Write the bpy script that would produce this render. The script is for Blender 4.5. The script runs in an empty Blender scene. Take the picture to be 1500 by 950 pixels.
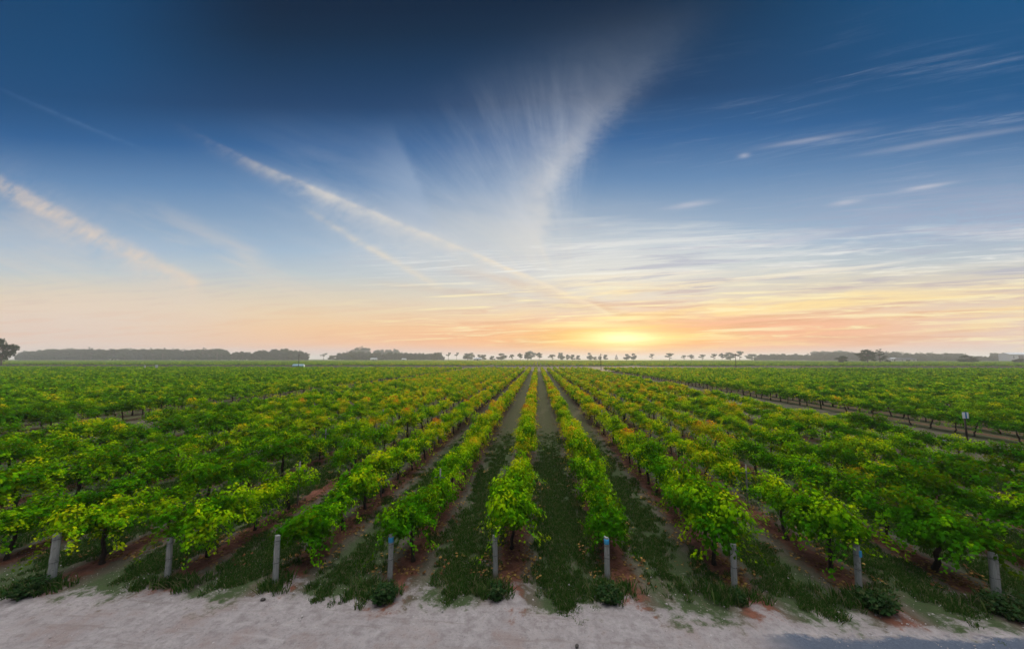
import bpy, math, random
import numpy as np
from mathutils import Vector, Matrix, noise

R = math.radians
S = bpy.context.scene
C = S.collection
rng = np.random.default_rng(7)
random.seed(7)

# ------------------------------------------------------------------ camera
F, H = 520.0, 5.5                       # focal length in pixels of the 1500 px wide photo, camera height
YAW, PIT = math.atan(37 / F), math.atan(50 / F)
cam = bpy.data.cameras.new('camera')
cam.sensor_width = 36.0
cam.lens = 36.0 * F / 1500.0
cam.clip_start = 0.1
cam.clip_end = 9000
co = bpy.data.objects.new('camera', cam)
C.objects.link(co)
co.location = (0, 0, H)
co.rotation_euler = (math.pi / 2 + PIT, 0, YAW)
S.camera = co


def ray(x, y):
    cx, cz = (x - 750) / F, -(y - 475) / F
    f = (cx, math.cos(PIT) - cz * math.sin(PIT), math.sin(PIT) + cz * math.cos(PIT))
    c, s = math.cos(YAW), math.sin(YAW)
    return Vector((f[0] * c - f[1] * s, f[0] * s + f[1] * c, f[2]))


def ground_at(x, y):
    r = ray(x, y)
    t = -H / r.z
    return r.x * t, r.y * t


def uv(x, y):
    r = ray(x, y)
    return r.x / r.y, r.z / r.y


# ------------------------------------------------------------------ render settings
S.render.engine = 'CYCLES'
S.view_settings.view_transform = 'Standard'
S.view_settings.look = 'None'
S.view_settings.gamma = 1
S.view_settings.exposure = 0.0
cy = S.cycles
cy.max_bounces = 6
cy.diffuse_bounces = 1
cy.glossy_bounces = 2
cy.transmission_bounces = 4
cy.transparent_max_bounces = 8
cy.volume_bounces = 1
cy.use_denoising = True
cy.sample_clamp_indirect = 6


# ------------------------------------------------------------------ node expressions
class Ex:
    """Builds Math nodes from python expressions."""
    def __init__(self, nt, v):
        self.nt, self.v = nt, v

    def _m(self, op, *a, clamp=False):
        n = self.nt.nodes.new('ShaderNodeMath')
        n.operation = op
        n.use_clamp = clamp
        for i, x in enumerate(a):
            if isinstance(x, Ex):
                x = x.v
            if isinstance(x, (int, float, np.floating)):
                n.inputs[i].default_value = float(x)
            else:
                self.nt.links.new(x, n.inputs[i])
        return Ex(self.nt, n.outputs[0])

    def __add__(s, o): return s._m('ADD', s, o)
    __radd__ = __add__
    def __sub__(s, o): return s._m('SUBTRACT', s, o)
    def __rsub__(s, o): return s._m('SUBTRACT', o, s)
    def __mul__(s, o): return s._m('MULTIPLY', s, o)
    __rmul__ = __mul__
    def __truediv__(s, o): return s._m('DIVIDE', s, o)
    def __rtruediv__(s, o): return s._m('DIVIDE', o, s)
    def abs(s): return s._m('ABSOLUTE', s)
    def pow(s, e): return s._m('POWER', s, e)
    def exp(s): return s._m('EXPONENT', s)
    def ln(s): return s._m('LOGARITHM', s, math.e)
    def max(s, o): return s._m('MAXIMUM', s, o)
    def min(s, o): return s._m('MINIMUM', s, o)
    def clamp(s): return s._m('ADD', s, 0.0, clamp=True)
    def frac(s): return s._m('FRACT', s)
    def gauss(s, w):
        q = s / w
        return (q * q * -1.0).exp()

    def step(s, a, b):                   # smoothstep from a to b
        n = s.nt.nodes.new('ShaderNodeMapRange')
        n.interpolation_type = 'SMOOTHSTEP'
        s.nt.links.new(s.v, n.inputs[0])
        if a < b:
            n.inputs[1].default_value, n.inputs[2].default_value = a, b
        else:
            n.inputs[1].default_value, n.inputs[2].default_value = b, a
            n.inputs[3].default_value, n.inputs[4].default_value = 1, 0
        return Ex(s.nt, n.outputs[0])


def comb(nt, x, y, z=0.0):
    n = nt.nodes.new('ShaderNodeCombineXYZ')
    for i, a in enumerate((x, y, z)):
        if isinstance(a, Ex):
            nt.links.new(a.v, n.inputs[i])
        else:
            n.inputs[i].default_value = a
    return n.outputs[0]


def noise_n(nt, vec, scale, detail=4, rough=0.55, dist=0.0, color=False):
    n = nt.nodes.new('ShaderNodeTexNoise')
    n.inputs['Scale'].default_value = scale
    n.inputs['Detail'].default_value = detail
    n.inputs['Roughness'].default_value = rough
    n.inputs['Distortion'].default_value = dist
    if vec is not None:
        nt.links.new(vec, n.inputs['Vector'])
    return n.outputs['Color'] if color else Ex(nt, n.outputs[0])


def lin(c):
    return tuple(((v / 255) / 12.92 if v / 255 <= 0.04045 else ((v / 255 + 0.055) / 1.055) ** 2.4) for v in c) + (1,)


def mixc(nt, fac, a, b, mode='MIX'):
    n = nt.nodes.new('ShaderNodeMix')
    n.data_type = 'RGBA'
    n.blend_type = mode
    n.clamp_factor = mode == 'MIX'
    for sock, v in ((n.inputs[0], fac), (n.inputs[6], a), (n.inputs[7], b)):
        if isinstance(v, Ex):
            v = v.v
        if isinstance(v, (int, float)):
            sock.default_value = v
        elif isinstance(v, (tuple, list)):
            sock.default_value = tuple(v) if len(v) == 4 else tuple(v) + (1,)
        else:
            nt.links.new(v, sock)
    return n.outputs[2]


def ramp(nt, fac, stops):
    n = nt.nodes.new('ShaderNodeValToRGB')
    e = n.color_ramp.elements
    while len(e) > 1:
        e.remove(e[-1])
    e[0].position, e[0].color = stops[0]
    for p, c in stops[1:]:
        k = e.new(p)
        k.color = c
    nt.links.new(fac.v if isinstance(fac, Ex) else fac, n.inputs[0])
    return n.outputs[0]


# ------------------------------------------------------------------ sky
SUN_PX = (915, 494)
sr = ray(*SUN_PX).normalized()
SUN_EL = math.asin(sr.z)
SUN_AZ = math.atan2(sr.x, sr.y)          # clockwise from +Y

W = bpy.data.worlds.new('World')
S.world = W
W.use_nodes = True
wt = W.node_tree
wt.nodes.clear()
geo = wt.nodes.new('ShaderNodeTexCoord')
sep = wt.nodes.new('ShaderNodeSeparateXYZ')
wt.links.new(geo.outputs['Generated'], sep.inputs[0])
dx, dy, dz = (Ex(wt, sep.outputs[i]) for i in range(3))
ys = (dy * dy + dx * dx * 0.12).pow(0.5).max(0.02)   # distance towards the far field
yf = dy.max(0.02)
u = dx / yf
v = dz.max(0.0) / yf
ve = dz.max(0.0) / ys


def curve_v(pts, deg=2):
    a = np.array([uv(*p) for p in pts])
    return np.polyfit(a[:, 0], a[:, 1], deg)


def poly(x, co_):
    r = float(co_[0])
    for c_ in co_[1:]:
        r = x * r + float(c_) if isinstance(r, (int, float)) else r * x + float(c_)
    return r


def vy(y, x=787):
    return uv(x, y)[1]


SKY = [(524, (214, 198, 196)), (512, (228, 198, 186)), (500, (240, 196, 162)), (480, (242, 202, 160)), (455, (234, 210, 176)),
       (425, (214, 206, 190)), (400, (190, 200, 204)), (365, (160, 184, 206)), (320, (134, 162, 192)), (270, (98, 136, 178)),
       (210, (50, 98, 150)), (150, (28, 66, 108)), (90, (10, 52, 88)), (40, (3, 40, 70)), (0, (0, 33, 62))]
stops = [(max(0.0, min(1.0, vy(y) / 1.1)), lin(c)) for y, c in SKY]
base = ramp(wt, (ve / 1.1).clamp(), stops)
# the sides are a touch cooler and paler near the horizon, the middle warmer
side = (u.abs() - 0.55).step(0.0, 0.9)
low = v.step(vy(390), vy(470))
base = mixc(wt, side * low * 0.75, base, lin((222, 206, 198)))
# corners stay a clearer blue than the middle top
base = mixc(wt, u.step(0.2, 1.4) * v.step(vy(330), vy(120)) * 0.8, base, lin((8, 84, 136)))
base = mixc(wt, u.step(-0.8, -1.6) * v.step(vy(260), vy(60)) * 0.5, base, lin((14, 84, 138)))

su, sv = uv(*SUN_PX)
du, dv = u - su, v - sv
g1 = ((du / 0.55) * (du / 0.55) + (dv / 0.055) * (dv / 0.055)) * -1.0
base = mixc(wt, (g1.exp() * 0.9).clamp(), base, lin((255, 168, 92)))
# pink band to the right of the sun
pk = (u - uv(1090, 480)[0]).gauss(0.42) * (v - vy(478)).gauss(0.045)
base = mixc(wt, pk * 0.6, base, lin((250, 176, 142)))
# whitish bright area above the sun
wh = (u - uv(880, 420)[0]).gauss(0.42) * (v - vy(405)).gauss(0.12)
base = mixc(wt, wh * 0.6, base, lin((240, 234, 222)))

# --- cirrus, laid on a plane high above (direction divided by height gives its true perspective)
zc = dz.max(0.03)
px_, py_ = dx / zc, dy / zc
# streak direction on that plane
sd = Vector((-5.0, 1.0)).normalized()
s_ = px_ * sd.x + py_ * sd.y
t_ = px_ * -sd.y + py_ * sd.x
warp = noise_n(wt, comb(wt, px_ * 0.35, py_ * 0.35, 3.1), 1.0, 3) - 0.5
ta = (t_.abs() + 0.3).ln() * 2.6 + warp * 0.9
n1 = noise_n(wt, comb(wt, s_ * 0.45, ta * 3.2, 0.0), 2.0, 8, 0.68, 0.5)
n2 = noise_n(wt, comb(wt, s_ * 1.1, ta * 5.0, 7.0), 3.0, 8, 0.7, 0.6)
nb = noise_n(wt, comb(wt, u * 2.0, v * 5.0, 1.0), 1.2, 3)
right = u.step(0.0, 0.9)
# right-hand streaks
c1 = n1.step(0.44, 0.80) * n2.step(0.34, 0.75) * u.step(0.05, 0.7) * v.step(vy(20), vy(170)) * nb.step(0.36, 0.6)
base = mixc(wt, (c1 * v.step(vy(360), vy(300)) * 0.45).clamp(), base, lin((188, 196, 214)))
# low streaky clouds: warm light and dull mauve bands
lw = noise_n(wt, comb(wt, u * 1.0 + v * 2.0, v * 15.0 - u * 0.9 + warp * 0.45, 2.0), 1.6, 8, 0.62, 0.5)
lw2 = noise_n(wt, comb(wt, u * 1.6 + v * 3.0, v * 28.0 - u * 1.3 + warp * 0.6, 5.0), 1.8, 7, 0.62, 0.6)
lowz = v.step(vy(290), vy(395)) * v.step(vy(522), vy(500))
br = lw.step(0.44, 0.66) * lowz * u.step(-0.3, 0.2)
base = mixc(wt, (br * 0.85).clamp(), base, mixc(wt, v.step(vy(380), vy(450)), lin((232, 232, 228)), lin((255, 226, 160))))
dk = lw2.step(0.48, 0.66) * lowz * (u.step(-0.5, 0.2) * 0.7 + 0.3)
base = mixc(wt, (dk * 0.6).clamp(), base, mixc(wt, v.step(vy(400), vy(470)), lin((172, 176, 196)), lin((228, 168, 128))))
mv = (u - uv(1490, 320)[0]).gauss(0.5) * (v - vy(320, 1300)).gauss(0.1)
base = mixc(wt, mv * n2.step(0.3, 0.6) * 0.5, base, lin((158, 160, 188)))
# soft veil on the left side
vl = noise_n(wt, comb(wt, u * 1.2, v * 6.0 + u * 1.8, 9.0), 1.4, 6, 0.6, 0.4).step(0.42, 0.75)
base = mixc(wt, (vl * u.step(-0.1, -0.9) * v.step(vy(220), vy(400)) * v.step(vy(500), vy(440)) * 0.4).clamp(), base, lin((232, 214, 194)))

wob = (noise_n(wt, comb(wt, u * 7.0, v * 7.0, 0.5), 1.4, 5, 0.6) - 0.5)
fib = noise_n(wt, comb(wt, (u + v) * 16.0, (v - u * 0.6) * 40.0, 0.2), 1.0, 5, 0.65).step(0.25, 0.75)
soft = noise_n(wt, comb(wt, u * 5.0, v * 8.0, 4.2), 1.5, 5, 0.6).step(0.25, 0.75)


def streak(pts, w_hi, w_lo, u0, u1, f0, f1, amt, col, deg=2):
    """A contrail: sharp on its upper side, blown out below it."""
    global base
    cv = curve_v(pts, deg)
    d = v - poly(u, cv) + wob * 0.012
    hi, lo = d.max(0.0).gauss(w_hi), d.min(0.0).gauss(w_lo)
    m = hi * lo * u.step(u0 - f0, u0 + f0) * u.step(u1 + f1, u1 - f1) * (fib * 0.35 + soft * 0.65)
    base = mixc(wt, (m * amt).clamp(), base, lin(col))


ux = lambda x, y=300: uv(x, y)[0]
streak([(0, 262), (90, 312), (200, 368), (300, 418)], .018, .06, ux(-60), ux(302), .3, .03, .62, (238, 212, 184))
streak([(0, 275), (90, 322), (200, 376), (300, 418)], .016, .016, ux(-60), ux(305), .3, .03, .30, (242, 214, 180))
streak([(100, 330), (200, 385), (300, 425)], .09, .1, ux(40), ux(330), .3, .15, .30, (214, 206, 204))
B = [(250, 178), (400, 246), (520, 308), (650, 352), (790, 410), (880, 455)]
streak(B, .009, .030, ux(350), ux(875), .28, .06, .50, (240, 222, 196), 3)
streak(B, .025, .09, ux(450), ux(800), .2, .2, .6, (204, 208, 214), 3)
streak([(470, 320), (540, 365), (600, 392), (645, 422)], .012, .012, ux(480), ux(645), .12, .03, .6, (240, 220, 186))
streak([(480, 340), (560, 372), (640, 405)], .06, .05, ux(500), ux(640), .12, .05, .3, (216, 212, 208))
streak([(0, 130), (110, 178), (200, 215)], .006, .01, ux(0), ux(190), .2, .1, .18, (120, 150, 190))
streak([(700, 400), (800, 425), (930, 470)], .014, .02, ux(640), ux(960), .12, .06, .55, (222, 176, 128))
streak([(520, 410), (700, 430), (860, 452)], .008, .012, ux(560), ux(900), .15, .1, .45, (206, 176, 148))

# the tall plume that leans right as it climbs
pl = np.array([uv(*p) for p in [(990, 20), (935, 90), (895, 140), (850, 200), (808, 262), (792, 320), (790, 365), (802, 410)]])
pc = np.polyfit(pl[:, 1], pl[:, 0], 4)
edge = u - poly(v, pc) + wob * 0.05
pw = noise_n(wt, comb(wt, u * 9.0 + v * 4.0, v * 9.0, 8.0), 1.3, 7, 0.65, 0.8)
fz = noise_n(wt, comb(wt, u * 34.0, v * 60.0, 1.0), 1.0, 5, .7)
rt = ((edge + (fz - .5) * .07 + .01).max(0.0) / (v * v * .10 + .024)).gauss(1.0)
plume = rt * edge.min(0.0).gauss(.085) * (v.step(vy(60), vy(280)).pow(2.2)) * v.step(vy(430), vy(330)) * (pw * 0.75 + fz * .5)
wide = rt * edge.min(0.0).gauss(.34) * v.step(vy(-20), vy(330)) * v.step(vy(440), vy(370)) * (pw * 0.7 + 0.45)
base = mixc(wt, (wide * 0.42).clamp(), base, lin((196, 202, 212)))
base = mixc(wt, (plume * 0.60).clamp(), base, lin((232, 226, 218)))
vs_ = noise_n(wt, comb(wt, u * 3.0 + v * 3.0, v * 9.0 + u * 3.0, 6.0), 1.3, 7, .62, .5).step(.2, .8)
veil = (u - ux(700, 345)).gauss(.36) * (v - vy(350)).gauss(.12)
base = mixc(wt, (veil * (vs_ * .7 + .35) * .62).clamp(), base, lin((214, 213, 208)))
veil2 = (u - v * -.6 - ux(500, 250) - .3).gauss(.22) * v.step(vy(120), vy(330)) * v.step(vy(430), vy(380))
base = mixc(wt, (veil2 * vs_ * .28).clamp(), base, lin((196, 202, 212)))
streak(B, .007, .020, ux(430), ux(890), .28, .04, .36, (242, 228, 204), 3)
streak([(470, 320), (540, 365), (600, 392), (645, 422)], .010, .010, ux(480), ux(645), .12, .03, .25, (240, 224, 196))
fu, fv = ux(835, 440), vy(448, 835)
ang = (u - fu)._m('ARCTAN2', u - fu, v - fv)
rad_ = ((u - fu) * (u - fu) + (v - fv) * (v - fv)).pow(.5)
fan = noise_n(wt, comb(wt, ang * 5.5, rad_ * 1.3, 2.2), 1.5, 7, .62, .35)
fan2 = noise_n(wt, comb(wt, ang * 16.0, rad_ * 4.0, 5.2), 1.5, 6, .65, .5)
fm = (fan * .78 + fan2 * .22).step(.38, .74) * ang.step(-1.45, -1.05) * ang.step(.30, -.05) * rad_.step(.05, .22) * rad_.step(.85, .22)
base = mixc(wt, (fm * .38).clamp(), base, mixc(wt, v.step(vy(300), vy(400)), lin((196, 204, 216)), lin((240, 228, 206))))
streak(B, .006, .010, ux(690), ux(895), .10, .03, .62, (250, 232, 200), 3)
# faint second plume further left
p2 = np.array([uv(*p) for p in [(560, 170), (585, 215), (608, 265), (625, 320)]])
e2 = u - poly(v, np.polyfit(p2[:, 1], p2[:, 0], 1)) + wob * 0.05
base = mixc(wt, (e2.max(0.0).gauss(.02) * e2.min(0.0).gauss(.1) * v.step(vy(150), vy(270)) * v.step(vy(350), vy(300)) * 0.34).clamp(), base,
            lin((170, 186, 208)))
# small puffs on the right
for (x, y, wx, wy, a_) in [(1355, 274, .06, .006, .55), (1010, 300, .06, .009, .4), (1090, 228, .015, .007, .35), (1185, 205, .12, .007, .3),
                           (1390, 205, .20, .008, .25), (1160, 352, .1, .012, .5), (1240, 296, .04, .008, .4)]:
    cu, cv_ = uv(x, y)
    dd = v - ((u - cu) * 0.14 + cv_)
    pm = dd.gauss(wy) * (u - cu).gauss(wx) * (lw2 * 0.8 + n2 * 1.0)
    base = mixc(wt, (pm * a_).clamp(), base, lin((214, 210, 216)))

# sun glow (behind thin cloud), broken into bars
lw3 = noise_n(wt, comb(wt, u * 2.4 + v * 4.0, v * 48.0 - u * 1.6 + warp * .5, 11.0), 1.6, 7, .62, .5)
fil = lw3.step(.50, .68) * v.step(vy(330), vy(400)) * v.step(vy(512), vy(496)) * u.step(-.75, -.1)
base = mixc(wt, (fil * .75).clamp(), base, mixc(wt, v.step(vy(390), vy(440)), lin((238, 238, 234)), lin((255, 240, 190))))
bars = lw2.step(0.3, 0.62)
g2 = (((du / 0.21) * (du / 0.21) + (dv / 0.042) * (dv / 0.036)) * -1.0).exp()
base = mixc(wt, (g2 * (bars * 0.55 + 0.45)).clamp(), base, lin((255, 216, 96)))
g3 = (((du / 0.10) * (du / 0.10) + (dv / 0.021) * (dv / 0.021)) * -1.0).exp()
base = mixc(wt, (g3 * 1.2 * (bars * 0.4 + 0.6)).clamp(), base, (1.35, 1.15, 0.55, 1))
# second bright bar above the disc
g4 = ((u - ux(862, 478)).gauss(.15) * (v - vy(477)).gauss(.007) + (u - ux(905, 466)).gauss(.10) * (v - vy(466)).gauss(.005) + (u - ux(913, 511)).gauss(.05) * (v - vy(511)).gauss(.005)).clamp()
base = mixc(wt, (g4 * .8).clamp(), base, lin((255, 238, 170)))
# pale mist just over the horizon
base = mixc(wt, (v.step(0.040, 0.0) * (0.55 - du.gauss(.4) * .25)).clamp(), base, lin((214, 196, 190)))

# overhead: unseen fill light added to brighten the field; behind: plain dim sky
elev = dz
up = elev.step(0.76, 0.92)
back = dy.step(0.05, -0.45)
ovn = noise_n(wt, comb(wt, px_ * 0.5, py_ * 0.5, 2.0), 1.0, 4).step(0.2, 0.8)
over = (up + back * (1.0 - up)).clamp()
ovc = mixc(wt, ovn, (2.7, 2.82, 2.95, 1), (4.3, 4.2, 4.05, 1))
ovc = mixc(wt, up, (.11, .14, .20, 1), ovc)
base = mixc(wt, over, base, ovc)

sky = wt.nodes.new('ShaderNodeTexSky')
sky.sky_type = 'NISHITA'
sky.sun_disc = False
sky.sun_elevation = SUN_EL
sky.sun_rotation = SUN_AZ
sky.air_density = 1.2
sky.dust_density = 1.5
bg = wt.nodes.new('ShaderNodeBackground')
bg.inputs[1].default_value = 0.1
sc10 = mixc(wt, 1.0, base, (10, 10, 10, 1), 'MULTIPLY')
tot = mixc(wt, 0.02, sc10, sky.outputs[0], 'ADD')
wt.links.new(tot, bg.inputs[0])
wo = wt.nodes.new('ShaderNodeOutputWorld')
wt.links.new(bg.outputs[0], wo.inputs[0])
W.cycles.sampling_method = 'MANUAL'
W.cycles.sample_map_resolution = 512

sun = bpy.data.lights.new('sun', 'SUN')
sun.energy = 5.0
sun.angle = R(2.0)
sun.color = (1.0, 0.78, 0.5)
so = bpy.data.objects.new('sun', sun)
C.objects.link(so)
SUN_LAMP_EL = SUN_EL + R(1.5)
d = Vector((math.sin(SUN_AZ) * math.cos(SUN_LAMP_EL), math.cos(SUN_AZ) * math.cos(SUN_LAMP_EL), math.sin(SUN_LAMP_EL)))
so.rotation_euler = d.to_track_quat('Z', 'Y').to_euler()


# ------------------------------------------------------------------ object helpers
def tag(o, label=None, cat=None, group=None, kind=None):
    for k, val in (('label', label), ('category', cat), ('group', group), ('kind', kind)):
        if val:
            o[k] = val
    return o


def empty(name, loc, rz=0.0, sc=1.0):
    o = bpy.data.objects.new(name, None)
    o.empty_display_size = 0.2
    C.objects.link(o)
    o.location = loc
    o.rotation_euler = (0, 0, rz)
    o.scale = (sc, sc, sc) if isinstance(sc, (int, float)) else sc
    return o


def link(o, parent=None):
    C.objects.link(o)
    if parent:
        o.parent = parent
    return o


class MB:
    """Collects polygons for one mesh."""
    def __init__(self):
        self.v, self.f, self.m = [], [], []

    def add(self, vs, fs, mat=0):
        b = len(self.v)
        self.v += [tuple(x) for x in vs]
        self.f += [tuple(b + i for i in f) for f in fs]
        self.m += [mat] * len(fs)

    def box(self, x0, x1, y0, y1, z0, z1, mat=0):
        self.add([(x, y, z) for x in (x0, x1) for y in (y0, y1) for z in (z0, z1)],
                 [(0, 1, 3, 2), (4, 6, 7, 5), (0, 4, 5, 1), (2, 3, 7, 6), (0, 2, 6, 4), (1, 5, 7, 3)], mat)

    def tube(self, pts, rad, n=7, mat=0, jit=0.0):
        pts = [Vector(p) for p in pts]
        rings = []
        for i, p in enumerate(pts):
            t = (pts[min(i + 1, len(pts) - 1)] - pts[max(i - 1, 0)]).normalized()
            a = t.cross(Vector((0.3, 0.9, 0.1))).normalized()
            b = t.cross(a)
            rings.append([p + (a * math.cos(k * math.tau / n) + b * math.sin(k * math.tau / n)) * rad[i] *
                          (1 + random.uniform(-jit, jit)) for k in range(n)])
        vs = [q for r in rings for q in r]
        fs = [(i * n + k, i * n + (k + 1) % n, (i + 1) * n + (k + 1) % n, (i + 1) * n + k) for i in range(len(pts) - 1) for k in range(n)]
        fs += [tuple(range(n))[::-1], tuple((len(pts) - 1) * n + k for k in range(n))]
        self.add(vs, fs, mat)

    def mesh(self, name, mats, smooth=False):
        me = bpy.data.meshes.new(name)
        me.from_pydata(self.v, [], self.f)
        for m in (mats if isinstance(mats, (list, tuple)) else [mats]):
            me.materials.append(m)
        me.polygons.foreach_set('material_index', self.m)
        if smooth:
            me.polygons.foreach_set('use_smooth', [True] * len(self.f))
        me.update()
        return me

    def obj(self, name, mats, parent=None, smooth=False):
        return link(bpy.data.objects.new(name, self.mesh(name, mats, smooth)), parent)


def new_mat(name):
    m = bpy.data.materials.new(name)
    m.use_nodes = True
    nt = m.node_tree
    nt.nodes.clear()
    o = nt.nodes.new('ShaderNodeOutputMaterial')
    return m, nt, o


def pbr(nt, o, col, rough=0.8, spec=0.3, bump=None, bstr=0.3, bdist=0.02):
    p = nt.nodes.new('ShaderNodeBsdfPrincipled')
    if isinstance(col, (tuple, list)):
        p.inputs['Base Color'].default_value = tuple(col)[:3] + (1,)
    else:
        nt.links.new(col, p.inputs['Base Color'])
    p.inputs['Roughness'].default_value = rough
    p.inputs['Specular IOR Level'].default_value = spec
    if bump is not None:
        b = nt.nodes.new('ShaderNodeBump')
        b.inputs['Strength'].default_value = bstr
        b.inputs['Distance'].default_value = bdist
        nt.links.new(bump.v, b.inputs['Height'])
        nt.links.new(b.outputs[0], p.inputs['Normal'])
    nt.links.new(p.outputs[0], o.inputs[0])
    return p


def world_pos(nt):
    g = nt.nodes.new('ShaderNodeNewGeometry')
    s = nt.nodes.new('ShaderNodeSeparateXYZ')
    nt.links.new(g.outputs['Position'], s.inputs[0])
    return g.outputs['Position'], [Ex(nt, s.outputs[i]) for i in range(3)]


def obj_pos(nt):
    g = nt.nodes.new('ShaderNodeTexCoord')
    return g.outputs['Object']


def attr(nt, name):
    a = nt.nodes.new('ShaderNodeAttribute')
    a.attribute_name = name
    return Ex(nt, a.outputs['Fac'])


# ------------------------------------------------------------------ materials
def leaf_material(name, stops, patch=True, trans=0.38, tcol=(0.30, 0.42, 0.02, 1), rough=0.5):
    m, nt, o = new_mat(name)
    pos, (x, y, z) = world_pos(nt)
    a = attr(nt, 'leaf_tone')
    oi = nt.nodes.new('ShaderNodeObjectInfo')
    rnd = Ex(nt, oi.outputs['Random'])
    f = a
    if patch:
        nz = noise_n(nt, pos, 0.35, 3)
        nz2 = noise_n(nt, pos, 1.6, 2)
        # vines down the middle of the field are yellower than those at the sides
        mid = (x / (y.max(4.0) * 0.55 + 6.0)).abs().step(1.5, 0.05)
        f = a + (nz - 0.5) * 0.5 + (nz2 - 0.5) * 0.40 + (rnd - 0.5) * 0.30 + mid * 0.27 * y.step(10, 24) - 0.13 + y.step(9, 40) * .06
    col = ramp(nt, f.clamp(), stops)
    p = nt.nodes.new('ShaderNodeBsdfDiffuse')
    nt.links.new(col, p.inputs[0])
    t = nt.nodes.new('ShaderNodeBsdfTranslucent')
    tc = mixc(nt, 0.55, col, tcol)
    nt.links.new(tc, t.inputs[0])
    mx = nt.nodes.new('ShaderNodeMixShader')
    mx.inputs[0].default_value = trans
    nt.links.new(p.outputs[0], mx.inputs[1])
    nt.links.new(t.outputs[0], mx.inputs[2])
    nt.links.new(mx.outputs[0], o.inputs[0])
    return m


M = {}
M['vine_leaf'] = leaf_material('vine_leaf', [(0.0, (.012, .075, .001, 1)), (.32, (.034, .180, .002, 1)), (.52, (.190, .400, .002, 1)),
                                             (.74, (.46, .46, .004, 1)), (.95, (.66, .34, .010, 1)), (1.0, (.50, .12, .010, 1))], True, .17,
                               (.50, .62, .003, 1), .6)
M['weed_leaf'] = leaf_material('weed_leaf', [(0, (.012, .035, .012, 1)), (.7, (.03, .07, .02, 1)), (1, (.09, .10, .04, 1))], False, .2,
                               (.08, .16, .03, 1), .7)
M['tree_leaf'] = leaf_material('tree_leaf', [(0, (.012, .032, .016, 1)), (.6, (.026, .055, .026, 1)), (1, (.09, .10, .045, 1))], False, .15,
                               (.10, .14, .03, 1), .7)
M['grass'] = leaf_material('grass_blade', [(0, (.020, .070, .010, 1)), (.45, (.05, .125, .018, 1)), (.75, (.16, .17, .06, 1)), (1, (.34, .28, .17, 1))],
                           False, .2, (.10, .22, .03, 1), .7)

m, nt, o = new_mat('vine_bark')
pos, _ = world_pos(nt)
nz = noise_n(nt, pos, 22, 5)
pbr(nt, o, mixc(nt, nz, (.018, .013, .010), (.075, .055, .042)), .95, .1, nz, .8)
M['bark'] = m
m, nt, o = new_mat('tree_bark')
pos, _ = world_pos(nt)
nz = noise_n(nt, pos, 3, 5)
pbr(nt, o, mixc(nt, nz, (.05, .04, .032), (.16, .13, .11)), .95, .1)
M['tbark'] = m

m, nt, o = new_mat('weathered_post')
op = obj_pos(nt)
sx = nt.nodes.new('ShaderNodeSeparateXYZ')
nt.links.new(op, sx.inputs[0])
X, Y, Z = (Ex(nt, sx.outputs[i]) for i in range(3))
gr = noise_n(nt, comb(nt, X * 60.0, Y * 60.0, Z * 4.0), 1.0, 6, .65)
bl = noise_n(nt, comb(nt, X * 8.0, Y * 8.0, Z * 9.0), 1.0, 5, .65)
c = mixc(nt, gr, (.12, .12, .105), (.52, .52, .48))
c = mixc(nt, bl.step(.54, .70) * 0.75, c, (.10, .12, .08))
c = mixc(nt, (Z + (bl - .5) * .25).step(.22, .0) * .75, c, (.11, .075, .05))
pbr(nt, o, c, .9, .15, gr, .6, .01)
M['post'] = m
m, nt, o = new_mat('faded_blue_paint')
pos, _ = world_pos(nt)
nz = noise_n(nt, pos, 40, 4)
pbr(nt, o, mixc(nt, nz.step(.55, .75), (.045, .33, .60), (.30, .42, .46)), .6, .3)
M['blue'] = m
m, nt, o = new_mat('galvanised_steel')
pos, _ = world_pos(nt)
nz = noise_n(nt, pos, 12, 3)
p = pbr(nt, o, mixc(nt, nz, (.06, .06, .06), (.16, .15, .14)), .6, .4)
p.inputs['Metallic'].default_value = .5
M['steel'] = m
m, nt, o = new_mat('trellis_timber')
pos, _ = world_pos(nt)
nz = noise_n(nt, pos, 14, 3)
pbr(nt, o, mixc(nt, nz, (.08, .07, .06), (.30, .28, .25)), .9, .1)
M['timber'] = m


def paint(name, c1, c2, rough=.6, scale=1.5):
    m, nt, o = new_mat(name)
    pos, _ = world_pos(nt)
    nz = noise_n(nt, pos, scale, 4)
    pbr(nt, o, mixc(nt, nz.step(.3, .75), c1, c2), rough, .3)
    return m


M['white'] = paint('white_paint', (.78, .79, .78), (.62, .63, .62))
M['signblue'] = paint('sign_blue', (.02, .16, .42), (.03, .20, .46), .4, 5)
M['tank'] = paint('pale_blue_paint', (.30, .48, .58), (.45, .60, .68))
M['roofpale'] = paint('pale_roof_sheet', (.60, .62, .63), (.75, .76, .76))
M['roofdark'] = paint('dark_roof_sheet', (.05, .055, .07), (.09, .09, .10))
M['wallpale'] = paint('pale_wall', (.55, .53, .50), (.68, .66, .62))
M['doordark'] = paint('dark_door', (.05, .05, .055), (.08, .08, .08))
M['polewood'] = paint('dark_pole_timber', (.04, .033, .028), (.09, .075, .06), .9)
m, nt, o = new_mat('field_stone')
pos, _ = world_pos(nt)
nz = noise_n(nt, pos, 18, 5)
pbr(nt, o, mixc(nt, nz, (.03, .028, .025), (.13, .11, .10)), .9, .2, nz, .7)
M['stone'] = m

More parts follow.
